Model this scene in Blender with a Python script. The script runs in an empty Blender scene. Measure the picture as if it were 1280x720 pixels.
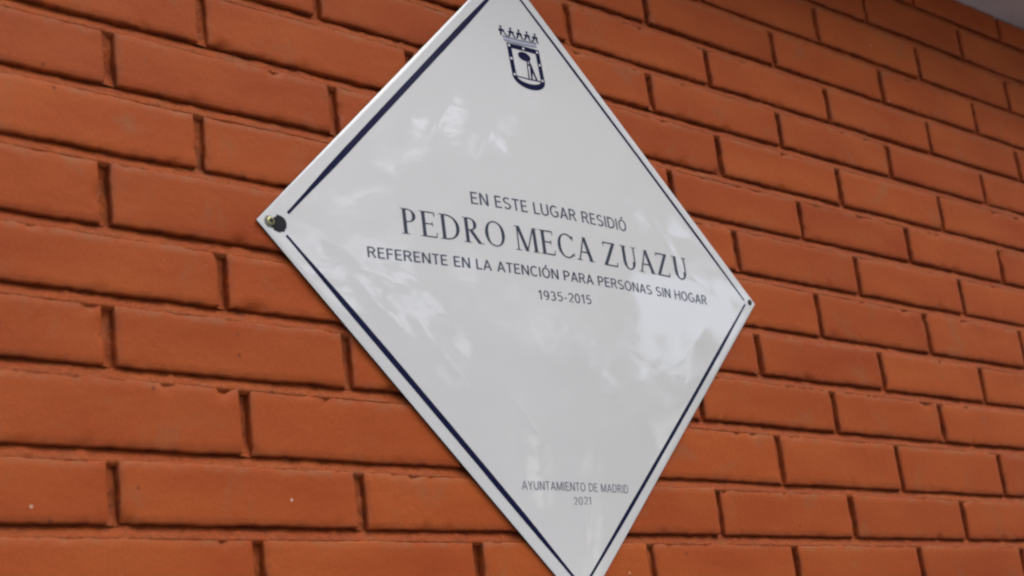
import bpy, bmesh, math, random
from mathutils import Vector, Matrix, noise

random.seed(11)
R = math.radians
scene = bpy.context.scene
col = scene.collection

# ------------------------------------------------------------------ camera
cam_data = bpy.data.cameras.new('camera')
cam = bpy.data.objects.new('camera', cam_data)
col.objects.link(cam)
scene.camera = cam
cam_data.sensor_width = 36.0
cam_data.lens = 2013.234 / 1280 * 36.0
cam_data.clip_start = 0.02
cam_data.clip_end = 400
rows_ = [[0.7318758188378285, -0.6714565339239825, -0.11620632018544404],
         [-0.1139760539297884, -0.28874789943259327, 0.9505967124410964],
         [-0.6718387045495698, -0.682474009485937, -0.28785757145696045]]
m = Matrix(rows_).transposed().to_4x4()          # camera axes as columns
m.translation = Vector((-0.65467251, -1.13986587, -0.85849998))
cam.matrix_world = m
cam_data.dof.use_dof = True
cam_data.dof.focus_distance = 1.66
cam_data.dof.aperture_fstop = 7.1

# ------------------------------------------------------------------ light
SUN_EL, SUN_AZ = 60.0, -68.0      # azimuth measured from +X towards +Y (negative: in front of the wall)
sd = Vector((math.cos(R(SUN_EL)) * math.cos(R(SUN_AZ)), math.cos(R(SUN_EL)) * math.sin(R(SUN_AZ)), math.sin(R(SUN_EL))))
world = bpy.data.worlds.new('World')
scene.world = world
world.use_nodes = True
wn = world.node_tree
wn.nodes.clear()
sky = wn.nodes.new('ShaderNodeTexSky')
sky.sky_type = 'NISHITA'
sky.sun_disc = False
sky.sun_elevation = R(SUN_EL)
sky.sun_rotation = math.atan2(sd.x, sd.y)
sky.dust_density = 4.0
sky.air_density = 1.0
bg = wn.nodes.new('ShaderNodeBackground')
bg.inputs[1].default_value = 0.15
wo = wn.nodes.new('ShaderNodeOutputWorld')
wn.links.new(sky.outputs[0], bg.inputs[0])
wn.links.new(bg.outputs[0], wo.inputs[0])
sun = bpy.data.lights.new('sun', 'SUN')
sun.energy = 0.5
sun.angle = R(50)
sun.color = (1.0, 0.985, 0.95)
so = bpy.data.objects.new('sun', sun)
col.objects.link(so)
so.rotation_euler = (-sd).to_track_quat('-Z', 'Y').to_euler()

scene.view_settings.view_transform = 'Standard'
scene.view_settings.look = 'None'
scene.view_settings.gamma = 1.0
scene.view_settings.exposure = 0.65
scene.render.film_transparent = False
scene.cycles.use_denoising = True
scene.cycles.filter_width = 2.3
scene.cycles.max_bounces = 8
scene.cycles.diffuse_bounces = 5

# ------------------------------------------------------------------ helpers
def tag(o, label=None, cat=None, group=None, kind=None):
    if label: o['label'] = label
    if cat: o['category'] = cat
    if group: o['group'] = group
    if kind: o['kind'] = kind
    return o

def mesh_obj(name, verts, faces, mat, parent=None, smooth=True, angle=None, attrs=None, loc=None):
    me = bpy.data.meshes.new(name)
    me.from_pydata([tuple(v) for v in verts], [], faces)
    if attrs:
        for k, vals in attrs.items():
            a = me.attributes.new(k, 'FLOAT', 'POINT')
            a.data.foreach_set('value', vals)
    me.validate()
    if smooth:
        me.shade_smooth()
        if angle: me.set_sharp_from_angle(angle=R(angle))
    me.materials.append(mat)
    o = bpy.data.objects.new(name, me)
    col.objects.link(o)
    if loc is not None: o.location = loc
    if parent is not None: o.parent = parent
    return o

def empty(name, loc):
    o = bpy.data.objects.new(name, None)
    o.empty_display_size = 0.05
    col.objects.link(o)
    o.location = loc
    return o

def fbm(p, s, o=3):
    v = 0; a = 1; t = 0
    for i in range(o):
        v += a * noise.noise(Vector(p) * s); t += a; a *= .5; s *= 2.03
    return v / t

# ------------------------------------------------------------------ materials
def new_mat(name):
    mt = bpy.data.materials.new(name)
    mt.use_nodes = True
    nt = mt.node_tree
    nt.nodes.clear()
    out = nt.nodes.new('ShaderNodeOutputMaterial')
    bs = nt.nodes.new('ShaderNodeBsdfPrincipled')
    nt.links.new(bs.outputs[0], out.inputs[0])
    return mt, nt, bs

def N(nt, t, **kw):
    n = nt.nodes.new(t)
    for k, v in kw.items(): setattr(n, k, v)
    return n

def noise_tex(nt, vec, scale, detail=4, rough=.55, dist=0):
    n = N(nt, 'ShaderNodeTexNoise')
    n.inputs['Scale'].default_value = scale
    n.inputs['Detail'].default_value = detail
    n.inputs['Roughness'].default_value = rough
    n.inputs['Distortion'].default_value = dist
    nt.links.new(vec, n.inputs['Vector'])
    return n.outputs['Fac']

def ramp(nt, fac, stops):
    r = N(nt, 'ShaderNodeValToRGB')
    e = r.color_ramp.elements
    while len(e) < len(stops): e.new(.5)
    for i, (p, c) in enumerate(stops):
        e[i].position = p
        e[i].color = c if len(c) == 4 else (*c, 1)
    nt.links.new(fac, r.inputs[0])
    return r.outputs[0]

def mix(nt, fac, a, b, mode='MIX'):
    n = N(nt, 'ShaderNodeMix', data_type='RGBA', blend_type=mode)
    for sock, v in ((n.inputs[0], fac), (n.inputs[6], a), (n.inputs[7], b)):
        if isinstance(v, bpy.types.NodeSocket): nt.links.new(v, sock)
        else: sock.default_value = v if not isinstance(v, tuple) or len(v) == 4 else (*v, 1)
    return n.outputs[2]

def mth(nt, op, a, b=0.0, clamp=False):
    n = N(nt, 'ShaderNodeMath', operation=op, use_clamp=clamp)
    for i, v in enumerate((a, b)):
        if isinstance(v, bpy.types.NodeSocket): nt.links.new(v, n.inputs[i])
        else: n.inputs[i].default_value = v
    return n.outputs[0]

PAINT = (0.342, 0.067, 0.0115)
def paint_mat(name, rough_scale, bump_d, base, pits):
    mt, nt, bs = new_mat(name)
    geo = N(nt, 'ShaderNodeTexCoord').outputs['Object']
    info = N(nt, 'ShaderNodeObjectInfo')
    vadd = N(nt, 'ShaderNodeVectorMath', operation='ADD')
    scl = N(nt, 'ShaderNodeVectorMath', operation='SCALE')
    comb = N(nt, 'ShaderNodeCombineXYZ')
    nt.links.new(info.outputs['Random'], comb.inputs[0]); nt.links.new(info.outputs['Random'], comb.inputs[2])
    nt.links.new(comb.outputs[0], scl.inputs[0]); scl.inputs['Scale'].default_value = 37.0
    nt.links.new(geo, vadd.inputs[0]); nt.links.new(scl.outputs[0], vadd.inputs[1])
    v = vadd.outputs[0]
    # slow tone drift over the faces (roller marks, thin coats)
    st = N(nt, 'ShaderNodeMapping'); nt.links.new(v, st.inputs[0]); st.inputs['Scale'].default_value = (.45, 1, 1.3)
    c = ramp(nt, noise_tex(nt, st.outputs[0], 13, 4, .55), [(.3, tuple(x * k for x, k in zip(base, (.88, .78, .74)))), (.7, tuple(x * k for x, k in zip(base, (1.09, 1.22, 1.30))))])
    # every brick a hair different
    tone = ramp(nt, info.outputs['Random'], [(0, (.91, .88, .86)), (.5, (.99, .99, .99)), (1, (1.07, 1.12, 1.14))])
    c = mix(nt, 1.0, c, tone, 'MULTIPLY')
    # fine grain
    c = mix(nt, .55, c, ramp(nt, noise_tex(nt, v, 420, 3, .6), [(.3, (.80, .78, .76)), (.7, (1.18, 1.18, 1.2))]), 'MULTIPLY')
    # greyish dust caught on upper arrises and joints
    at = N(nt, 'ShaderNodeAttribute', attribute_name='edge_dust')
    dn = ramp(nt, noise_tex(nt, v, 45, 4, .6), [(.44, (0, 0, 0)), (.66, (1, 1, 1))])
    df = mth(nt, 'MULTIPLY', at.outputs['Fac'], dn, True)
    c = mix(nt, mth(nt, 'MULTIPLY', df, .62), c, (.26, .115, .052))
    # loose pale and grey smudges
    sm = ramp(nt, noise_tex(nt, v, 16, 5, .62, .6), [(.57, (0, 0, 0)), (.72, (1, 1, 1))])
    c = mix(nt, mth(nt, 'MULTIPLY', sm, .42), c, (.25, .110, .048))
    # dark red-brown patches, stronger deep in the joints and on brick side faces
    ag = N(nt, 'ShaderNodeAttribute', attribute_name='edge_dark')
    gn = ramp(nt, noise_tex(nt, v, 70, 4, .65, .4), [(.38, (0, 0, 0)), (.62, (1, 1, 1))])
    c = mix(nt, mth(nt, 'MULTIPLY', mth(nt, 'MULTIPLY', ag.outputs['Fac'], gn, True), .8), c, (.115, .026, .010))
    # tiny dark pocks and tiny pale nicks
    vo = N(nt, 'ShaderNodeTexVoronoi'); vo.inputs['Scale'].default_value = 60; nt.links.new(v, vo.inputs['Vector'])
    wn_ = N(nt, 'ShaderNodeSeparateColor'); nt.links.new(vo.outputs['Color'], wn_.inputs[0])
    near = mth(nt, 'LESS_THAN', vo.outputs['Distance'], .12)
    pock = mth(nt, 'MULTIPLY', near, mth(nt, 'GREATER_THAN', wn_.outputs[0], 1 - pits))
    nick = mth(nt, 'MULTIPLY', mth(nt, 'LESS_THAN', vo.outputs['Distance'], .09), mth(nt, 'LESS_THAN', wn_.outputs[0], .016))
    c = mix(nt, mth(nt, 'MULTIPLY', pock, .7), c, (.13, .030, .012))
    c = mix(nt, mth(nt, 'MULTIPLY', nick, .8), c, (.62, .40, .30))
    nt.links.new(c, bs.inputs['Base Color'])
    bs.inputs['Roughness'].default_value = .62
    bs.inputs['Specular IOR Level'].default_value = .2
    # relief
    h1 = noise_tex(nt, v, rough_scale, 5, .62)
    h2 = noise_tex(nt, v, 900, 2, .5)
    hh = mth(nt, 'ADD', h1, mth(nt, 'MULTIPLY', h2, .12))
    hh = mth(nt, 'SUBTRACT', hh, mth(nt, 'MULTIPLY', pock, .5))
    bp = N(nt, 'ShaderNodeBump'); bp.inputs['Strength'].default_value = 1; bp.inputs['Distance'].default_value = bump_d
    nt.links.new(hh, bp.inputs['Height']); nt.links.new(bp.outputs[0], bs.inputs['Normal'])
    return mt

M_BRICK = paint_mat('painted_brick', 100, .0008, PAINT, .06)
M_MORTAR = paint_mat('painted_mortar', 230, .0026, tuple(x * .98 for x in PAINT), .10)

# old plaster / concrete of the soffit
M_SOFFIT, nt, bs = new_mat('grey_render')
v = N(nt, 'ShaderNodeTexCoord').outputs['Object']
nt.links.new(ramp(nt, noise_tex(nt, v, 9, 6, .6), [(.3, (.34, .30, .31)), (.7, (.44, .40, .41))]), bs.inputs['Base Color'])
bs.inputs['Roughness'].default_value = .85
bp = N(nt, 'ShaderNodeBump'); bp.inputs['Distance'].default_value = .004
nt.links.new(noise_tex(nt, v, 60, 6, .6), bp.inputs['Height']); nt.links.new(bp.outputs[0], bs.inputs['Normal'])

M_PAVE, nt, bs = new_mat('pavement_stone')
v = N(nt, 'ShaderNodeTexCoord').outputs['Object']
nt.links.new(ramp(nt, noise_tex(nt, v, 1.5, 8, .6), [(.3, (.26, .245, .225)), (.7, (.36, .34, .31))]), bs.inputs['Base Color'])
bs.inputs['Roughness'].default_value = .85

# fired enamel
M_ENAMEL, nt, bs = new_mat('white_enamel')
v = N(nt, 'ShaderNodeTexCoord').outputs['Object']
c = ramp(nt, noise_tex(nt, v, 5, 3, .5), [(.3, (.632, .640, .628)), (.7, (.652, .662, .650))])
nt.links.new(c, bs.inputs['Base Color'])
bs.inputs['Roughness'].default_value = .05
bs.inputs['IOR'].default_value = 1.78
bp = N(nt, 'ShaderNodeBump'); bp.inputs['Distance'].default_value = .00022
st = N(nt, 'ShaderNodeMapping'); nt.links.new(v, st.inputs[0]); st.inputs['Rotation'].default_value = (0, R(35), 0); st.inputs['Scale'].default_value = (.7, 1, 1.6)
nt.links.new(noise_tex(nt, st.outputs[0], 26, 3, .5, .4), bp.inputs['Height']); nt.links.new(bp.outputs[0], bs.inputs['Normal'])

def simple(name, color, rough=.4, metal=0.0, spec=.5, bump=None):
    mt, nt, bs = new_mat(name)
    v = N(nt, 'ShaderNodeTexCoord').outputs['Object']
    nt.links.new(ramp(nt, noise_tex(nt, v, 300, 3, .6), [(.3, tuple(x * .85 for x in color)), (.7, tuple(min(1, x * 1.15) for x in color))]), bs.inputs['Base Color'])
    bs.inputs['Roughness'].default_value = rough
    bs.inputs['Metallic'].default_value = metal
    bs.inputs['Specular IOR Level'].default_value = spec
    if bump:
        bp = N(nt, 'ShaderNodeBump'); bp.inputs['Distance'].default_value = bump
        nt.links.new(noise_tex(nt, v, 700, 3, .6), bp.inputs['Height']); nt.links.new(bp.outputs[0], bs.inputs['Normal'])
    return mt
M_NAVY = simple('navy_enamel', (.009, .010, .042), .22, 0, .3)
M_INK = simple('grey_ink', (.055, .062, .085), .25, 0, .35)
M_INK2 = simple('soft_grey_ink', (.16, .175, .21), .2)
M_INK3 = simple('mid_grey_ink', (.085, .095, .125), .2)
M_PALE = simple('pale_blue_ink', (.36, .38, .46), .12)
M_STAR = simple('white_star_enamel', (.70, .70, .70), .1)
M_CHIP = simple('bare_steel', (.018, .018, .022), .7, 0, .15, .0006)
M_ZINC = simple('yellow_zinc', (.36, .35, .17), .4, .7)
M_DARKMETAL = simple('dark_steel', (.05, .052, .048), .45, .6)
M_SOCKET = simple('screw_recess', (.012, .012, .010), .7)

# ------------------------------------------------------------------ wall
FACE_Z = {-4: .1865, -3: .1865, -2: .1239, -1: .0586, 0: -.0030, 1: -.0635, 2: -.1221, 3: -.1854, 4: -.2473, 5: -.3107,
          6: -.3783, 7: -.4397, 8: -.5026, 9: -.5717, 10: -.6337}
FACE_Z[-4] = .2485
for r in range(11, 17): FACE_Z[r] = FACE_Z[r - 1] - .0628
BOT = {r: z + .0022 for r, z in FACE_Z.items()}      # lower arris of each course
JOINT = .0112
KNOWN = {-3: {6.5: 1.654}, -2: {5: 1.261, 6: 1.5165}, -1: {4.5: 1.125, 5.5: 1.379, 6.5: 1.634},
         0: {3: .7608, 4: 1.013, 5: 1.264, 6: 1.513}, 1: {.5: .1176, 2.5: .616, 3.5: .8655, 4.5: 1.117, 5.5: 1.366, 6.5: 1.618},
         2: {1: .252, 3: .745, 4: .995, 5: 1.2445, 6: 1.493}, 3: {.5: .1157, 3.5: .860, 4.5: 1.1095, 5.5: 1.356},
         4: {0: .0168, 1: .2612, 4: 1.0075, 5: 1.2515, 6: 1.4967}, 5: {.5: .1043, 3.5: .8617, 4.5: 1.1127, 5.5: 1.366},
         6: {0: .007, 4: 1.0097, 5: 1.2572}, 7: {.5: .119, 1.5: .3725, 3.5: .8733, 4.5: 1.1277, 5.5: 1.3727},
         8: {0: .0045, 3: .7505, 4: 1.0072, 5: 1.248}, 9: {.5: .133, 3.5: .8802, 4.5: 1.1262, 5.5: 1.3742},
         10: {0: .0015, 1: .2515, 3: .7542, 4: 1.0055, 5: 1.2557}, 11: {.5: .137, 2.5: .6305, 3.5: .878, 4.5: 1.135}}

def edges_for(r):
    half = .5 if r % 2 else 0.0
    kn = KNOWN.get(r, {})
    rr = random.Random(r * 7 + 3)
    out = []
    ks = sorted(kn)
    u = half - 3
    while u < 11.6:
        if u in kn: x = kn[u]
        elif not ks: x = u * .25 + rr.uniform(-.008, .008)
        else:
            if u < ks[0]: off = kn[ks[0]] - ks[0] * .25
            elif u > ks[-1]: off = kn[ks[-1]] - ks[-1] * .25
            else:
                a = max(k for k in ks if k < u); b = min(k for k in ks if k > u)
                t = (u - a) / (b - a)
                off = (kn[a] - a * .25) * (1 - t) + (kn[b] - b * .25) * t
            x = u * .25 + off + rr.uniform(-.003, .003)
        out.append(x)
        u += 1
    return out

wall = empty('brick_wall', (.6, 0, -.9))
tag(wall, 'brick wall painted terracotta orange with deeply raked joints, behind the white plaque', 'wall')
WL = Vector(wall.location)

def brick_geo(L, H, seed, fine):
    """Front face grid with softened, slightly chipped arrises and side walls running back into the wall."""
    dx = .0055 if fine else .014
    nx = max(6, int(L / dx)); nz = 8 if fine else 4
    e1, e2 = .0006, .0018
    xs = [0, e1, e2] + [e2 + (L - 2 * e2) * i / nx for i in range(1, nx)] + [L - e2, L - e1, L]
    zs = [0, e1, e2] + [e2 + (H - 2 * e2) * i / nz for i in range(1, nz)] + [H - e2, H - e1, H]
    NX, NZ = len(xs), len(zs)
    verts, dust, dark_amt = [], [], []
    off = Vector((seed * 3.17, seed * 1.7, 0))
    tilt = math.sin(seed * 12.9) * .004; proud = math.sin(seed * 78.2) * .0005
    for j, z in enumerate(zs):
        for i, x in enumerate(xs):
            d = min(x, L - x, z, H - z)
            p = Vector((x, 0, z)) + off
            y = proud + tilt * (x - L / 2) * .5 + fbm(p, 18, 2) * .0007 + fbm(p, 70, 2) * .0002
            if d < e1 * .5: y += .0016
            elif d < e1 * 1.5: y += .0006
            elif d < e2 * 1.2: y += .0001
            # wandering arris
            k = max(0, 1 - d / .006)
            wx = fbm(p + Vector((5, 0, 0)), 90, 3) * .0016 + fbm(p, 22, 2) * .0010
            wz = fbm(p + Vector((0, 9, 0)), 90, 3) * .0016 + fbm(p + Vector((3, 3, 3)), 14, 2) * .0016
            chip = fbm(p + Vector((0, 0, 31)), 55, 2)
            if chip > .26: y += k * (chip - .26) * .022
            verts.append((x + wx * k, y, z + wz * k))
            top = max(0, 1 - (H - z) / .009)
            dust.append(min(1, top * .9 + max(0, 1 - d / .004) * .35))
            dark_amt.append(max(0, 1 - min(z, x) / .0035) * .8)
    faces = []
    for j in range(NZ - 1):
        for i in range(NX - 1):
            a = j * NX + i
            faces.append((a, a + 1, a + NX + 1, a + NX))
    ring = [i for i in range(NX)] + [j * NX + NX - 1 for j in range(1, NZ)] + [(NZ - 1) * NX + i for i in range(NX - 2, -1, -1)] + [j * NX for j in range(NZ - 2, 0, -1)]
    n0 = len(verts)
    for dep in (.004, .06):
        for k, idx in enumerate(ring):
            x, y, z = verts[idx]
            if dep < .01:
                x += noise.noise(Vector((x * 120, seed, z * 120))) * .0005
            verts.append((x, dep, z)); dust.append(0.15); dark_amt.append(1.0)
    n = len(ring)
    for lv in range(2):
        A = ring if lv == 0 else [n0 + k for k in range(n)]
        Bb = [n0 + lv * n + k for k in range(n)]
        for k in range(n):
            k2 = (k + 1) % n
            faces.append((A[k2], A[k], Bb[k], Bb[k2]))
    return verts, faces, dust, dark_amt

far_v, far_f, far_d, far_g = [], [], [], []
course_edges = {}
count = 0
seed = 0
for r in range(-3, 17):
    xs = edges_for(r)
    course_edges[r] = xs
    top = BOT[r - 1] - JOINT
    if r == -3: top = .2295
    H = top - BOT[r]
    for i in range(len(xs) - 1):
        seed += 1
        x0 = xs[i]; L = xs[i + 1] - JOINT + random.Random(seed).uniform(-.0008, .0008) - x0
        zz = BOT[r] + random.Random(seed + 500).uniform(-.0006, .0006)
        near = x0 < 2.1 and x0 > -.5 and -3 <= r <= 12
        vs, fs, ds, gs = brick_geo(L, H, seed * .37, near)
        keep = x0 < 2.35 and -1.0 < x0 and r <= 15
        if keep and count < 298:
            count += 1
            mesh_obj('brick', vs, fs, M_BRICK, wall, True, 50, {'edge_dust': ds, 'edge_dark': gs}, Vector((x0, 0, zz)) - WL)
        else:
            b = len(far_v)
            far_v += [(x + x0 - WL.x, y, z + zz - WL.z) for x, y, z in vs]
            far_f += [tuple(b + k for k in f) for f in fs]
            far_d += ds; far_g += gs
if far_v:
    tag(mesh_obj('outer_bricks', far_v, far_f, M_BRICK, wall, True, 50, {'edge_dust': far_d, 'edge_dark': far_g}), kind='stuff')

# mortar: bed joints struck back under the brick above, head joints raked
mv, mf, md, mg = [], [], [], []
def sheet(nu, nv, fn):
    b = len(mv)
    for j in range(nv + 1):
        for i in range(nu + 1):
            x, y, z, d, g = fn(i / nu, j / nv)
            mv.append((x - WL.x, y, z - WL.z)); md.append(d); mg.append(g)
    for j in range(nv):
        for i in range(nu):
            a = b + j * (nu + 1) + i
            mf.append((a, a + 1, a + nu + 2, a + nu + 1))
XA, XB = -.78, 2.85
for r in range(-3, 17):
    zt = BOT[r] + .004
    zb = BOT[r] - JOINT - .0032
    def bed(u, v, zt=zt, zb=zb, r=r):
        x = XA + (XB - XA) * u; z = zb + (zt - zb) * v
        p = Vector((x, r * 3.3, z))
        lump = fbm(p, 60, 3) * .0034 + fbm(p, 9, 2) * .0026
        w = v ** 2.0
        y = .0007 + w * .0105 + lump * (.15 + .75 * v)
        crumb = noise.noise(p * 150)
        if crumb > .35: y -= (crumb - .35) * .009 * v
        if v == 0: y = .006
        y = max(y, .0003)
        return x, y, z, max(0, 1 - v * 2.2), max(0, v * 1.25 - .2)
    sheet(1210, 8, bed)
for r in range(-3, 17):
    xs = course_edges[r]
    zt = BOT[r - 1] - JOINT + .002
    if r == -3: zt = .2295
    zb = BOT[r] - .001
    for x1 in xs[1:-1]:
        ph = random.Random(int(x1 * 1e5)).uniform(0, 50)
        dep = random.Random(int(x1 * 1e5) + 1).uniform(.0070, .0092)
        def head(u, v, x1=x1, zt=zt, zb=zb, ph=ph, dep=dep):
            x = x1 - JOINT - .0025 + u * (JOINT + .006); z = zb + (zt - zb) * v
            p = Vector((x, ph, z))
            y = dep - .0042 + u * .0050 + fbm(p, 80, 3) * .0028 + fbm(p, 30, 1) * .0016
            # smears of mortar at the foot and head of the joint
            y -= max(0, fbm(Vector((x1, ph, 4)), 3, 1)) * .006 * max(0, 1 - v * 5)
            return x, max(.002, y), z, .35, .25 + .5 * u
        sheet(7, 22, head)
mesh_obj('mortar', mv, mf, M_MORTAR, wall, True, None, {'edge_dust': md, 'edge_dark': mg})
# the solid masonry behind the facing
def box(name, x0, x1, y0, y1, z0, z1, mat, parent=None, base=Vector((0, 0, 0))):
    bm = bmesh.new()
    bmesh.ops.create_cube(bm, size=1)
    for vt in bm.verts:
        vt.co = Vector(((x0 + x1) / 2 + vt.co.x * (x1 - x0), (y0 + y1) / 2 + vt.co.y * (y1 - y0), (z0 + z1) / 2 + vt.co.z * (z1 - z0))) - base
    me = bpy.data.meshes.new(name); bm.to_mesh(me); bm.free(); me.materials.append(mat)
    o = bpy.data.objects.new(name, me); col.objects.link(o)
    if parent: o.parent = parent
    return o
box('wall_core', XA, XB, .05, .24, -2.5, .2295, M_MORTAR, wall, WL)

# ------------------------------------------------------------------ soffit slab over the wall, unseen pavement added below for bounce light
sv, sf = [], []
nx_, ny_ = 160, 26
SX0, SX1, SY0, SY1, SZ = -.9, 3.0, -.15, .24, .2312
for j in range(ny_ + 1):
    for i in range(nx_ + 1):
        x = SX0 + (SX1 - SX0) * i / nx_; y = SY0 + (SY1 - SY0) * j / ny_
        sv.append((x, y, SZ + fbm((x, y, 0), 5, 3) * .0016))
for j in range(ny_):
    for i in range(nx_):
        a = j * (nx_ + 1) + i
        sf.append((a, a + nx_ + 1, a + nx_ + 2, a + 1))
b = len(sv)
sv += [(SX0, SY0, .38), (SX1, SY0, .38), (SX1, SY1, .38), (SX0, SY1, .38)]
sf += [(b, b + 1, b + 2, b + 3)]
row0 = list(range(nx_ + 1)); rowN = [ny_ * (nx_ + 1) + i for i in range(nx_ + 1)]
sf += [tuple(row0 + [b + 1, b]), tuple(list(reversed(rowN)) + [b + 3, b + 2]),
       tuple([j * (nx_ + 1) for j in range(ny_, -1, -1)] + [b, b + 3]), tuple([j * (nx_ + 1) + nx_ for j in range(ny_ + 1)] + [b + 2, b + 1])]
so_ = mesh_obj('soffit', sv, sf, M_SOFFIT, None, True, 30)
tag(so_, 'grey rendered soffit slab overhanging the top of the orange brick wall', 'soffit', kind='structure')

gv = [(-150, -200, -2.5), (150, -200, -2.5), (150, 100, -2.5), (-150, 100, -2.5)]
tag(mesh_obj('pavement', gv, [(0, 1, 2, 3)], M_PAVE, None, False), kind='structure')

# ------------------------------------------------------------------ plaque
CX, CZ = .5108, -.3510
HD = .3593                       # half diagonal
HA = HD / math.sqrt(2)           # half side
# shallow hammered waves in the pressed steel: (x, z, direction deg, length, width, height) in mm
DENTS = [
    (-133, 135, 58, 26, 9, .30), (-72, 122, 60, 40, 8, .24), (205, 52, -62, 50, 8, .34), (228, -62, 40, 34, 12, .55),
    (14, -268, 84, 26, 5, .22), (-225, -72, -42, 34, 8, .26), (-150, -114, -42, 46, 9, .30), (-55, -166, -48, 44, 8, .28),
    (-168, -50, -40, 40, 12, .20), (0, -88, 20, 60, 34, .5), (262, 5, -28, 36, 9, .30), (-262, -20, -28, 40, 9, .25)]
def bulge(x, z):
    """metres off the wall face at plaque-plane position x, z (metres)"""
    s = max(-1, min(1, (x + z) / math.sqrt(2) / HA)); t = max(-1, min(1, (x - z) / math.sqrt(2) / HA))
    h = .0035 + .0165 * (1 - s * s) * (1 - t * t)
    X, Z = x * 1000, z * 1000
    e = min(1, (1 - abs(s)) * 7, (1 - abs(t)) * 7)
    dh = 0
    for dx, dz, ang, ln, wd, am in DENTS:
        a = X - dx; c = Z - dz
        ca, sa = math.cos(R(ang)), math.sin(R(ang))
        u = (a * ca + c * sa) / ln; w = (-a * sa + c * ca) / wd
        q = u * u + w * w
        if q < 9: dh += am * math.exp(-q)
    dh += noise.noise(Vector((X / 60, Z / 60, 3.3))) * .40 + noise.noise(Vector((X / 26, Z / 26, 8.1))) * .09
    return h + dh * .001 * max(0, e)

plaque = empty('wall_plaque', (CX, 0, CZ))
tag(plaque, 'white enamel diamond plaque with navy border and dark lettering, screwed to the orange brick wall', 'plaque')

def on_plate(x, z, lift):
    x *= 1.0044; z *= 1.0044
    return (x, -bulge(x, z) - lift, z)

# the enamelled sheet, its rim turned back towards the wall
n = 220
pv, pf = [], []
TH = .0012
for j in range(n + 1):
    for i in range(n + 1):
        s = -1 + 2 * i / n; t = -1 + 2 * j / n
        x = (s + t) * HA / math.sqrt(2); z = (s - t) * HA / math.sqrt(2)
        y = -bulge(x, z)
        d = min(1 - abs(s), 1 - abs(t)) * HA
        if d < .0008: y += .0004
        pv.append((x, y, z))
for j in range(n):
    for i in range(n):
        a = j * (n + 1) + i
        pf.append((a, a + 1, a + n + 2, a + n + 1))
ring = [i for i in range(n + 1)] + [j * (n + 1) + n for j in range(1, n + 1)] + [n * (n + 1) + i for i in range(n - 1, -1, -1)] + [j * (n + 1) for j in range(n - 1, 0, -1)]
b = len(pv)
pv += [(pv[k][0], pv[k][1] + TH, pv[k][2]) for k in ring]
b2 = len(pv)
pv += [(pv[k][0] * .985, pv[k][1] + TH * 1.2, pv[k][2] * .985) for k in ring]
m_ = len(ring)
for k in range(m_):
    k2 = (k + 1) % m_
plate = mesh_obj('plate', pv[:b], pf, M_ENAMEL, plaque, True, 50)
bm = bmesh.new(); bm.from_mesh(plate.data); bmesh.ops.recalc_face_normals(bm, faces=bm.faces)
if sum(f.normal.y for f in bm.faces if len(f.verts) == 4) > 0: bmesh.ops.reverse_faces(bm, faces=bm.faces)
bm.to_mesh(plate.data); bm.free()
rv = [pv[k] for k in ring] + pv[b:]
rf = []
for k in range(m_):
    k2 = (k + 1) % m_
    rf += [(k, m_ + k, m_ + k2, k2), (m_ + k, 2 * m_ + k, 2 * m_ + k2, m_ + k2)]
mesh_obj('rim', rv, rf, M_CHIP, plaque, True, 30)

LIFT = .00012
class Print:
    """flat printed shapes laid on the curved sheet, each a hair above the last"""
    def __init__(s, lift=LIFT): s.v = []; s.f = []; s.l = lift
    def poly(s, pts, step=.0):
        b = len(s.v)
        # strips: pts is an outline; subdivide only long quads
        if len(pts) >= 24:      # round shapes: fan over rings so they follow the curved sheet
            mx = sum(p[0] for p in pts) / len(pts); mz = sum(p[1] for p in pts) / len(pts); n_ = len(pts)
            for k in (1, .66, .33):
                s.v += [on_plate((mx + (x - mx) * k) / 1000, (mz + (z - mz) * k) / 1000, s.l) for x, z in pts]
            for q in (0, n_):
                for i in range(n_):
                    j = (i + 1) % n_; s.f.append((b + q + i, b + q + j, b + q + n_ + j, b + q + n_ + i))
            s.f.append(tuple(range(b + 2 * n_, b + 3 * n_)))
        else:
            s.v += [on_plate(x / 1000, z / 1000, s.l) for x, z in pts]
            s.f.append(tuple(range(b, b + len(pts))))
        s.l += .000004
    def strip(s, A, Bp):
        b = len(s.v)
        A2, B2 = [A[0]], [Bp[0]]
        for k in range(1, len(A)):
            L = max(math.dist(A[k], A[k - 1]), math.dist(Bp[k], Bp[k - 1])); m2 = max(1, math.ceil(L / 4))
            for q in range(1, m2 + 1):
                t = q / m2
                A2.append((A[k - 1][0] * (1 - t) + A[k][0] * t, A[k - 1][1] * (1 - t) + A[k][1] * t))
                B2.append((Bp[k - 1][0] * (1 - t) + Bp[k][0] * t, Bp[k - 1][1] * (1 - t) + Bp[k][1] * t))
        A, Bp = A2, B2
        for p, q in zip(A, Bp):
            s.v.append(on_plate(p[0] / 1000, p[1] / 1000, s.l)); s.v.append(on_plate(q[0] / 1000, q[1] / 1000, s.l))
        for k in range(len(A) - 1): s.f.append((b + 2 * k, b + 2 * k + 1, b + 2 * k + 3, b + 2 * k + 2))
        s.l += .000004
    def build(s, name, mat, parent):
        o = mesh_obj(name, s.v, s.f, mat, parent, False)
        bm = bmesh.new(); bm.from_mesh(o.data)
        flip = [f for f in bm.faces if f.normal.y > 0]
        bmesh.ops.reverse_faces(bm, faces=flip)
        bm.to_mesh(o.data); bm.free()
        return o

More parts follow.
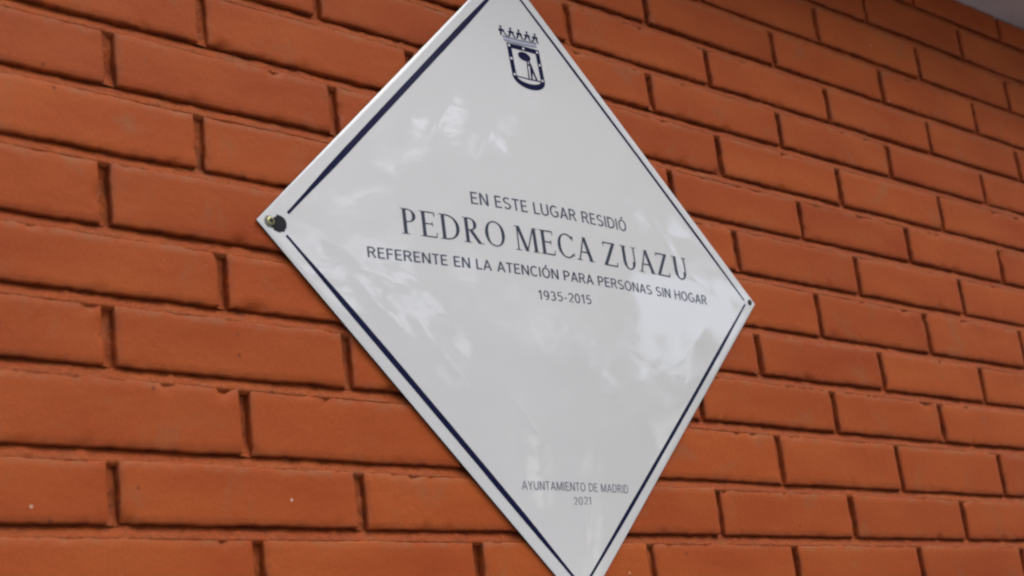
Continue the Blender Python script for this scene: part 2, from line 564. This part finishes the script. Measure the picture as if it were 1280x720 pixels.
# border: four tapering navy lines
def border(p0, p1, w0, wm, w1, bow):
    A, Bp = [], []
    d = Vector((p1[0] - p0[0], p1[1] - p0[1])); nn = Vector((-d.y, d.x)).normalized()
    K = 90
    for k in range(K + 1):
        t = k / K
        c = Vector(p0) + d * t + nn * bow * 4 * t * (1 - t)
        g = min(1, 4.5 * min(t, 1 - t)); g = g * g * (3 - 2 * g)
        w = ((w0 * (1 - t) + w1 * t) * (1 - g) + wm * g) / 2 * (1 + .05 * noise.noise(Vector((k * .3, p0[0], p0[1]))))
        A.append(c + nn * w); Bp.append(c - nn * w)
    P = Print(); P.strip(A, Bp)
    P.build('border_line', M_NAVY, plaque)
border((-323, 11), (-8, 329), 3.0, 6.4, 3.4, .5)
border((12, 328), (337, 2), 3.2, 4.6, 2.4, -.6)
border((337.5, -2.5), (9, -329), 2.4, 4.8, 3.0, .6)
border((-326.5, -11), (-7, -329), 2.8, 6.4, 3.4, .4)

# sans capitals as even strokes, cap height 1
def arc(cx, cy, rx, ry, a0, a1, n=14):
    return [(cx + rx * math.cos(R(a0 + (a1 - a0) * k / n)), cy + ry * math.sin(R(a0 + (a1 - a0) * k / n))) for k in range(n + 1)]
GL = {
 'E': (.50, [[(.07, 0), (.07, 1)], [(.07, .94), (.47, .94)], [(.07, .52), (.43, .52)], [(.07, .06), (.48, .06)]]),
 'F': (.47, [[(.07, 0), (.07, 1)], [(.07, .94), (.46, .94)], [(.07, .50), (.42, .50)]]),
 'L': (.45, [[(.07, 0), (.07, 1)], [(.07, .06), (.45, .06)]]),
 'T': (.52, [[(.26, 0), (.26, .94)], [(0, .94), (.52, .94)]]),
 'I': (.16, [[(.08, 0), (.08, 1)]]),
 'H': (.62, [[(.07, 0), (.07, 1)], [(.55, 0), (.55, 1)], [(.07, .52), (.55, .52)]]),
 'N': (.62, [[(.07, 0), (.07, 1)], [(.55, 0), (.55, 1)], [(.09, .98), (.53, .02)]]),
 'M': (.76, [[(.07, 0), (.07, 1)], [(.69, 0), (.69, 1)], [(.09, .98), (.38, .05)], [(.38, .05), (.67, .98)]]),
 'A': (.62, [[(.04, 0), (.31, .99)], [(.58, 0), (.31, .99)], [(.15, .31), (.47, .31)]]),
 'Y': (.56, [[(.03, 1), (.28, .44)], [(.53, 1), (.28, .44)], [(.28, 0), (.28, .44)]]),
 'U': (.60, [[(.07, 1), (.07, .32)] + arc(.30, .30, .23, .26, 180, 360) + [(.53, .32), (.53, 1)]]),
 'O': (.68, [arc(.34, .5, .28, .46, 90, 450, 30)]),
 'Ó': (.68, [arc(.34, .5, .28, .46, 90, 450, 30), [(.30, 1.08), (.44, 1.26)]]),
 'C': (.62, [arc(.34, .5, .28, .46, 48, 312, 24)]),
 'G': (.67, [arc(.34, .5, .28, .46, 48, 300, 24) + [(.59, .14), (.59, .48)], [(.38, .48), (.62, .48)]]),
 'D': (.62, [[(.07, 0), (.07, 1)], [(.07, .94), (.25, .94)] + arc(.26, .5, .30, .44, 90, -90, 20) + [(.25, .06), (.07, .06)]]),
 'P': (.55, [[(.07, 0), (.07, 1)], [(.07, .94), (.28, .94)] + arc(.28, .70, .21, .24, 90, -90) + [(.28, .46), (.07, .46)]]),
 'R': (.59, [[(.07, 0), (.07, 1)], [(.07, .94), (.29, .94)] + arc(.29, .72, .20, .22, 90, -90) + [(.29, .50), (.07, .50)], [(.32, .50), (.53, 0)]]),
 'S': (.56, [arc(.28, .73, .21, .215, 35, 250, 14) + [(.33, .49)] + arc(.27, .27, .23, .215, 70, -145, 16)]),
 '0': (.58, [arc(.28, .5, .22, .46, 90, 450, 30)]),
 '1': (.40, [[(.26, 0), (.26, 1)], [(.26, .96), (.06, .76)]]),
 '2': (.56, [arc(.28, .70, .21, .25, 160, -30, 14) + [(.08, .06), (.50, .06)]]),
 '3': (.56, [arc(.26, .73, .20, .215, 145, -90, 14), arc(.26, .28, .23, .235, 90, -145, 16)]),
 '5': (.56, [[(.47, .94), (.13, .94), (.10, .54)] + arc(.27, .32, .22, .27, 120, -140, 16)]),
 '9': (.57, [arc(.28, .67, .21, .28, 0, 360, 22), arc(.26, .46, .24, .42, 30, -60, 10) + [(.2, .04)]]),
 '-': (.34, [[(.05, .38), (.29, .38)]]),
 ' ': (.24, []),
}
def stroke(P, pts, w, tr):
    A, Bp = [], []
    for k, p in enumerate(pts):
        a = Vector(pts[max(0, k - 1)]); b_ = Vector(pts[min(len(pts) - 1, k + 1)])
        if k == len(pts) - 1 and pts[0] == pts[-1] or (k == 0 and len(pts) > 8 and math.dist(pts[0], pts[-1]) < 1e-6):
            a, b_ = Vector(pts[-2]), Vector(pts[1])
        t = (b_ - a); t = t.normalized() if t.length > 0 else Vector((1, 0))
        n_ = Vector((-t.y, t.x)) * w / 2
        A.append(tr(p[0] + n_.x, p[1] + n_.y)); Bp.append(tr(p[0] - n_.x, p[1] - n_.y))
    P.strip(A, Bp)
def sans(name, body, bl, br, cap, mat=M_INK, w=.125, track=.10):
    tot = sum(GL[c][0] + track for c in body) - track
    sc = ((br[0] - bl[0]) / tot, (br[1] - bl[1]) / tot)
    P = Print(); x = 0
    for c in body:
        base = P.l
        for ln in GL[c][1]:
            stroke(P, ln, w, lambda u, v, x=x: (bl[0] + (x + u) * sc[0], bl[1] + (x + u) * sc[1] + v * cap))
        P.l = base + .000002 if P.l > LIFT + .00008 else P.l
        if P.l > LIFT + .00009: P.l = LIFT
        x += GL[c][0] + track
    return P.build(name, mat, plaque)
tag(sans('lettering', 'EN ESTE LUGAR RESIDIÓ', (-102.5, 51.3), (131, 55.6), 13.4, M_INK3), 'grey capitals reading EN ESTE LUGAR RESIDIÓ')
tag(sans('lettering', 'REFERENTE EN LA ATENCIÓN PARA PERSONAS SIN HOGAR', (-237.2, -21.6), (262, -12.8), 11.0, M_INK3, w=.13), 'grey capitals of the long line about homeless people')
tag(sans('lettering', '1935-2015', (-25.8, -42.7), (53.4, -39.2), 10.2, M_INK3), 'grey dates 1935-2015')
tag(sans('lettering', 'AYUNTAMIENTO DE MADRID', (-69.5, -239.7), (84, -239), 8.7, M_INK2, w=.11), 'small grey capitals naming the city council')
tag(sans('lettering', '2021', (-1.2, -253.8), (25.5, -252.3), 8.0, M_INK2, w=.11), 'small grey year 2021')

# roman capitals built from strokes, cap height 1
TH_, TN = .132, .050     # thick and thin stroke
def serif(P, tr, x, y, w=.26):
    t = .028
    P.poly([tr(x - w / 2, y - t / 2), tr(x + w / 2, y - t / 2), tr(x + w / 2, y + t / 2), tr(x - w / 2, y + t / 2)])
def bar(P, tr, a, b_, w, horiz=False):
    # parallelogram stroke cut level at its ends
    if horiz: P.poly([tr(a[0], a[1] - w / 2), tr(b_[0], b_[1] - w / 2), tr(b_[0], b_[1] + w / 2), tr(a[0], a[1] + w / 2)])
    else: P.poly([tr(a[0] - w / 2, a[1]), tr(a[0] + w / 2, a[1]), tr(b_[0] + w / 2, b_[1]), tr(b_[0] - w / 2, b_[1])])
def bowl(P, tr, cx, cy, rx, ry, a0, a1, th=TH_, tn=TN, K=26):
    A, Bp = [], []
    for k in range(K + 1):
        a = R(a0 + (a1 - a0) * k / K)
        c, s_ = math.cos(a), math.sin(a)
        w = tn + (th - tn) * abs(c) ** 1.3
        A.append(tr(cx + rx * c, cy + ry * s_))
        Bp.append(tr(cx + (rx - w) * c, cy + (ry - tn - (w - tn) * .0) * s_))
    P.strip(A, Bp)
def glyph(P, ch, x, bx, by, sc, sz):
    """draw ch at pen x; returns advance"""
    tr = lambda u, v: (bx[0] + by[0] * 0 + (x + u) * sc[0], bx[1] + (x + u) * sc[1] + v * sz)
    h = TH_ / 2
    if ch == 'P':
        bar(P, tr, (.16, 0), (.16, 1), TH_); serif(P, tr, .16, .014, .30); serif(P, tr, .13, .986, .22)
        bowl(P, tr, .27, .735, .30, .265, -90, 90); bar(P, tr, (.2, .98), (.28, .98), TN, True); bar(P, tr, (.2, .49), (.28, .49), TN, True)
        return .66
    if ch == 'R':
        bar(P, tr, (.16, 0), (.16, 1), TH_); serif(P, tr, .16, .014, .30); serif(P, tr, .13, .986, .22)
        bowl(P, tr, .27, .745, .29, .255, -90, 90); bar(P, tr, (.2, .98), (.28, .98), TN, True); bar(P, tr, (.2, .51), (.30, .51), TN, True)
        bar(P, tr, (.64, .0), (.31, .51), TH_ * 1.15); serif(P, tr, .69, .014, .20)
        return .80
    if ch == 'D':
        bar(P, tr, (.16, 0), (.16, 1), TH_); serif(P, tr, .12, .014, .22); serif(P, tr, .12, .986, .22)
        bowl(P, tr, .27, .5, .50, .5, -90, 90); bar(P, tr, (.2, .98), (.28, .98), TN, True); bar(P, tr, (.2, .02), (.28, .02), TN, True)
        return .86
    if ch == 'O':
        bowl(P, tr, .44, .5, .40, .515, 0, 360, K=48)
        return .88
    if ch == 'C':
        bowl(P, tr, .44, .5, .40, .515, 42, 318, K=40)
        bar(P, tr, (.735, .74), (.735, .97), .035); bar(P, tr, (.755, .10), (.735, .24), .03)
        return .82
    if ch == 'E':
        bar(P, tr, (.16, 0), (.16, 1), TH_); serif(P, tr, .11, .014, .2); serif(P, tr, .11, .986, .2)
        bar(P, tr, (.16, .98), (.57, .98), TN, True); bar(P, tr, (.16, .52), (.48, .52), TN, True); bar(P, tr, (.16, .02), (.60, .02), TN, True)
        bar(P, tr, (.57, .83), (.57, 1), .035); bar(P, tr, (.48, .43), (.48, .61), .032); bar(P, tr, (.595, 0), (.63, .20), .035)
        return .70
    if ch == 'M':
        bar(P, tr, (.14, 0), (.16, 1), TN * 1.1); serif(P, tr, .14, .014, .24); serif(P, tr, .12, .986, .16)
        bar(P, tr, (.50, 0), (.19, 1), TH_); bar(P, tr, (.50, 0), (.82, 1), TN * 1.1)
        bar(P, tr, (.87, 0), (.85, 1), TH_); serif(P, tr, .87, .014, .28); serif(P, tr, .90, .986, .18)
        return 1.02
    if ch == 'A':
        bar(P, tr, (.12, 0), (.40, 1), TN * 1.2); bar(P, tr, (.68, 0), (.41, 1), TH_ * 1.05)
        serif(P, tr, .12, .014, .24); serif(P, tr, .69, .014, .26); bar(P, tr, (.2, .36), (.58, .36), TN, True)
        return .80
    if ch == 'Z':
        bar(P, tr, (.13, .02), (.56, .98), TH_ * 1.1); bar(P, tr, (.10, .98), (.62, .98), TN, True); bar(P, tr, (.07, .02), (.64, .02), TN, True)
        bar(P, tr, (.10, .83), (.10, 1), .035); bar(P, tr, (.65, 0), (.66, .18), .035)
        return .80
    if ch == 'U':
        bar(P, tr, (.18, .34), (.18, 1), TH_); serif(P, tr, .16, .986, .28); bar(P, tr, (.65, .34), (.65, 1), TN * 1.1); serif(P, tr, .65, .986, .22)
        bowl(P, tr, .40, .35, .275, .365, 180, 360, K=24)
        return .77
    return .3
def roman(P, word, bl, br, cap):
    tot = sum(glyph(Print(), c, 0, (0, 0), (0, 0), (1, 0), 1) + .04 for c in word) - .04
    sc = ((br[0] - bl[0]) / tot, (br[1] - bl[1]) / tot)
    x = 0
    for c in word: x += glyph(P, c, x, bl, (0, 0), sc, cap) + .04
P = Print()
roman(P, 'PEDRO', (-194.5, 7.6), (-61.5, 8.8), 26.8)
roman(P, 'MECA', (-50, 8.4), (67, 10.0), 26.8)
roman(P, 'ZUAZU', (81, 9.6), (233, 12.6), 26.8)
tag(P.build('lettering', M_INK, plaque), 'large serif name PEDRO MECA ZUAZU')

# coat of arms
arms = empty('coat_of_arms', (0, 0, 0)); arms.parent = plaque
def sh(u, v):      # u -1..1 across the shield, v 0 (crown foot) .. -1 (tip); drawn slightly leaning as printed
    return (11.6 + u * 25.0 + v * -.6, 258.4 + v * 54 + u * .9)
def outline(hw, top, shoulder, tip, K=22):
    pts = [(-hw, top), (-hw, shoulder)]
    for k in range(1, K):
        a = math.pi + math.pi * k / K
        pts.append((hw * math.cos(a), shoulder + (shoulder - tip) * math.sin(a) * 1.0))
    pts += [(hw, shoulder), (hw, top)]
    return pts
O = outline(1.0, 0, -.74, -1.0); I = outline(.74, -.115, -.735, -.865)
P = Print(); A = [sh(*p) for p in O]; Bq = [sh(*p) for p in I]
P.strip(A + [A[0]], Bq + [Bq[0]])
P.build('shield_border', M_NAVY, arms)
P = Print(LIFT + .00006)
for u, v in ((-.87, -.06), (0, -.058), (.87, -.06), (-.87, -.36), (.87, -.36), (-.86, -.72), (.86, -.72)):
    c = sh(u, v); pts = []
    for k in range(10):
        a = R(90 + 36 * k); r_ = 2.1 if k % 2 == 0 else 1.15
        pts.append((c[0] + r_ * math.cos(a), c[1] + r_ * math.sin(a)))
    P.poly(pts)
P.build('star_row', M_STAR, arms)
P = Print()
P.poly([(11.0 + 9.6 * math.cos(R(a)), 245.2 + 5.6 * math.sin(R(a))) for a in range(0, 360, 10)])
P.strip([(13.0, 241), (12.2, 230), (11.2, 218)], [(15.2, 241), (14.0, 230), (13.4, 218)])
P.strip([sh(-.74, -.735), sh(0, -.745), sh(.74, -.735)], [sh(-.74, -.765), sh(0, -.775), sh(.74, -.765)])
P.build('tree', M_NAVY, arms)
P = Print()
P.poly([(16.0, 240.5), (18.0, 241.5), (19.4, 238.6), (21.4, 233.5), (22.6, 228), (24.6, 222.5), (26.4, 218.0), (22.8, 218.0), (21.2, 223.0), (19.4, 226.6), (18.6, 222.5), (18.2, 218.0), (15.6, 218.0), (16.0, 224), (16.4, 230), (17.0, 234), (14.6, 235.2), (14.4, 236.4), (16.8, 237.4)])
P.build('bear', M_NAVY, arms)
P = Print()
def cr(u, v): return (7.6 + u * 26.5 * (1 + .10 * v) , 260.6 + v * 19.5 + u * 1.6)
P.strip([cr(-.92, 0), cr(0, -.06), cr(.98, 0)], [cr(-.93, .28), cr(0, .22), cr(1.0, .28)])
P.build('crown_band', M_PALE, arms)
P = Print(LIFT + .00006)
P.strip([cr(-.92, .02), cr(0, -.05), cr(.99, .02)], [cr(-.92, -.02), cr(0, -.09), cr(.99, -.02)])
P.strip([cr(-.94, .30), cr(0, .24), cr(1.0, .30)], [cr(-.94, .25), cr(0, .19), cr(1.0, .25)])
for k in range(5):
    u = -.86 + k * .44 + .03
    e = -.07 if k == 0 else 0
    P.strip([cr(u - .22, .30), cr(u + e - .03, .74)], [cr(u - .12, .30), cr(u + e + .06, .74)])
    P.strip([cr(u + .12, .30), cr(u + e - .05, .74)], [cr(u + .22, .30), cr(u + e + .04, .74)])
    for du, dv in ((-.10, .62), (.10, .62), (0, .84)):
        c = cr(u + e + du, dv)
        P.poly([(c[0] + 1.7 * math.cos(R(a)), c[1] + 1.9 * math.sin(R(a))) for a in range(0, 360, 45)])
P.build('crown_points', M_NAVY, arms)

# fixings
def disc_stack(prof, cx, cz, y0, seg=28):
    vs, fs = [], []
    for k, (r_, y) in enumerate(prof):
        for i in range(seg):
            a = 2 * math.pi * i / seg
            vs.append((cx + r_ * math.cos(a), y0 - y, cz + r_ * math.sin(a)))
        if k:
            for i in range(seg):
                j = (i + 1) % seg
                fs.append(((k - 1) * seg + i, (k - 1) * seg + j, k * seg + j, k * seg + i))
    fs.append(tuple((len(prof) - 1) * seg + i for i in range(seg)))
    return vs, fs
def screw(cx, cz, rr, mat, dark):
    y0 = -bulge(cx, cz)
    vs, fs = disc_stack([(rr, -.006), (rr, .0003), (rr * .97, .0008), (rr * .8, .0013), (rr * .62, .0015), (rr * .5, .0015), (rr * .42, .0010), (rr * .30, .0004)], cx, cz, y0)
    s = mesh_obj('screw', vs, fs, mat, plaque, True, 40)
    vs, fs = [], []
    arm, w = rr * .62, rr * .17
    for a in (R(20), R(110)):
        b = len(vs); c, s_ = math.cos(a), math.sin(a)
        for u, v in ((-arm, -w), (arm, -w), (arm, w), (-arm, w)):
            vs.append((cx + u * c - v * s_, y0 - .00158 - (.00002 if b else 0), cz + u * s_ + v * c))
        fs.append((b, b + 1, b + 2, b + 3))
    vv, ff = disc_stack([(rr * .40, .00152), (rr * .38, .00162)], cx, cz, y0, 16)
    b = len(vs); vs += vv; fs += [tuple(b + i for i in f) for f in ff]
    mesh_obj('recess', vs, fs, M_SOCKET, s, False)
    return s
tag(screw(-.3443, .0006, .0042, M_ZINC, False), 'yellowish screw at the chipped left corner')
tag(screw(.3485, .0008, .0036, M_DARKMETAL, True), 'small dark screw at the right corner')
# chipped enamel showing the bare steel beside the left screw
pts = []
for k in range(40):
    a = 2 * math.pi * k / 40
    rad = 8.6 * (1 + .13 * noise.noise(Vector((math.cos(a) * 2.2, math.sin(a) * 2.2, 4))) + .06 * noise.noise(Vector((math.cos(a) * 6, math.sin(a) * 6, 1))))
    if math.cos(a) < -.2 and math.sin(a) > 0: rad *= .80
    pts.append((-334.2 + rad * math.cos(a) * 1.05, -.6 + rad * math.sin(a)))
P = Print(); P.poly(pts)
pts2 = []
for k in range(26):
    a = 2 * math.pi * k / 26
    rad = 6.0 * (1 + .1 * noise.noise(Vector((math.cos(a) * 3, math.sin(a) * 3, 9))))
    pts2.append((-343.6 + rad * math.cos(a), -.3 + rad * math.sin(a)))
P.build('chipped_patch', M_CHIP, plaque)
P = Print(LIFT); P.l = LIFT - .00004; P.poly(pts2)
P.build('hole_rim', simple('hole_rim_grey', (.16, .17, .15), .3), plaque)

# ------------------------------------------------------------------ unseen tree added in front of the wall to shape the enamel's reflections
M_LEAF, nt, bs = new_mat('leaf_green')
v = N(nt, 'ShaderNodeTexCoord').outputs['Object']
nt.links.new(ramp(nt, noise_tex(nt, v, 3, 4, .6), [(.3, (.035, .055, .02)), (.7, (.09, .12, .04))]), bs.inputs['Base Color'])
bs.inputs['Roughness'].default_value = .5
M_BARK = simple('bark', (.10, .075, .055), .9, 0, .3, .004)
tree = empty('reflection_tree', (6.8, -6.3, -2.5))
tree.rotation_euler = (0, 0, R(46))
tag(tree, 'leafy tree added out of frame, crown opened to shape reflections in the glossy enamel', 'tree')
tv, tf = [], []
def limb(a, b_, r0, r1, seg=10, kn=8):
    a = Vector(a); b_ = Vector(b_); d = (b_ - a); q = d.to_track_quat('Z', 'Y')
    base = len(tv)
    for k in range(kn + 1):
        t = k / kn; c = a + d * t + Vector((noise.noise(Vector((t * 3, a.x, 1))), noise.noise(Vector((t * 3, a.y, 5))), 0)) * .12 * d.length * t * (1 - t) * 2
        rr = r0 * (1 - t) + r1 * t
        for i in range(seg):
            an = 2 * math.pi * i / seg
            tv.append(c + q @ Vector((rr * math.cos(an), rr * math.sin(an), 0)))
    for k in range(kn):
        for i in range(seg):
            j = (i + 1) % seg
            tf.append((base + k * seg + i, base + k * seg + j, base + (k + 1) * seg + j, base + (k + 1) * seg + i))
limb((0, 0, 0), (.1, 0, 2.3), .17, .13)
rt = random.Random(5)
tips = []
for k in range(9):
    an = 2 * math.pi * k / 9 + rt.uniform(-.2, .2)
    tip = (3.3 * math.cos(an) * rt.uniform(.5, 1.1), 1.2 * math.sin(an) * rt.uniform(.5, 1.1), rt.uniform(3.6, 7.4))
    limb((.1, 0, rt.uniform(2.0, 2.3)), tip, .075, .015, 6)
    tips.append(Vector(tip))
mesh_obj('trunk', tv, tf, M_BARK, tree, True)
def mirror_ray(X, Z):
    """where the smooth sheet mirrors to from the spot the photo was taken at"""
    x, z = X / 1000 * 1.0044, Z / 1000 * 1.0044; e = 2e-3
    nn = -Vector(((bulge(x + e, z) - bulge(x - e, z)) / 2 / e, 1, (bulge(x, z + e) - bulge(x, z - e)) / 2 / e)).normalized()
    P0 = Vector((CX + x, -bulge(x, z), CZ + z)); d = (P0 - cam.matrix_world.translation).normalized()
    return P0, d - 2 * d.dot(nn) * nn
# openings cut in the crown along mirror rays, placing sky highlights on the enamel: (plaque x, z, radius m, how open 0..1)
GAPS = [(-140, 125, .10, 1), (-126, 140, .09, 1), (-165, 100, .10, .6), (-80, 112, .09, .75), (-62, 134, .09, .8), (-48, 150, .07, .6),
        (178, 95, .05, .9), (192, 75, .07, 1), (205, 55, .08, 1), (222, 32, .07, 1), (262, 12, .16, 1), (300, 4, .2, 1), (285, -14, .18, 1),
        (262, -22, .22, 1), (240, -42, .22, 1), (218, -66, .2, 1), (208, -90, .13, .9), (180, -10, .09, .6), (150, -20, .10, .5),
        (14, -255, .09, 1), (14, -268, .10, 1), (14, -280, .09, 1), (-230, -66, .08, .9), (-208, -84, .08, .8), (-300, -18, .12, .8), (-270, -36, .10, .7),
        (-152, -112, .09, 1), (-140, -126, .07, .8), (-62, -158, .09, .9), (-46, -178, .08, .9), (-30, -196, .07, .7), (-172, -52, .08, .8), (-190, -36, .08, .6),
        (0, -80, .30, .42), (60, -100, .24, .38), (-50, -70, .22, .35), (-260, 30, .16, .4), (-210, 10, .15, .35), (150, -170, .08, .5), (-110, -20, .12, .4)]
RAYS = [(*mirror_ray(x, z), r_, o) for x, z, r_, o in GAPS]
tm = Matrix.Translation(tree.location) @ Matrix.Rotation(R(46), 4, 'Z')
lv, lf = [], []
cnt = 0
while cnt < 42000:
    p = Vector((rt.uniform(-5.6, 5.6), rt.uniform(-2.4, 2.4), rt.uniform(-4.6, 4.6)))
    if (p.x / 5.2) ** 2 + (p.y / 2.2) ** 2 + (p.z / 4.3) ** 2 > 1 + .35 * noise.noise(p * .6): continue
    q = Vector((p.x, p.y * .25, p.z))
    if noise.noise(q * 1.6 + Vector((4, 7, 1))) + .5 * noise.noise(q * 4.1) < -.50: continue
    c = p + Vector((0, 0, 5.0))
    if c.z < .15: continue
    wp = tm @ c
    skip = False
    for P0, d, r_, o in RAYS:
        v_ = wp - P0; t_ = v_.dot(d)
        if (v_ - d * t_).length < r_ * 2.05 * (1 + .6 * noise.noise(wp * 2.6)) and rt.random() < o ** .35:
            skip = True; break
    if skip: continue
    n1 = Vector((rt.gauss(0, 1), rt.gauss(0, 1), rt.gauss(0, 1) + .6)).normalized()
    u = n1.orthogonal().normalized(); w = n1.cross(u)
    an = rt.uniform(0, 6.28); u, w = u * math.cos(an) + w * math.sin(an), w * math.cos(an) - u * math.sin(an)
    L = rt.uniform(.07, .12); b = len(lv)
    lv += [c - u * L, c + w * L * .55 + n1 * .01, c + u * L, c - w * L * .55 + n1 * .01]
    lf.append((b, b + 1, b + 2, b + 3)); cnt += 1
tag(mesh_obj('crown', lv, lf, M_LEAF, tree, False), kind='stuff')
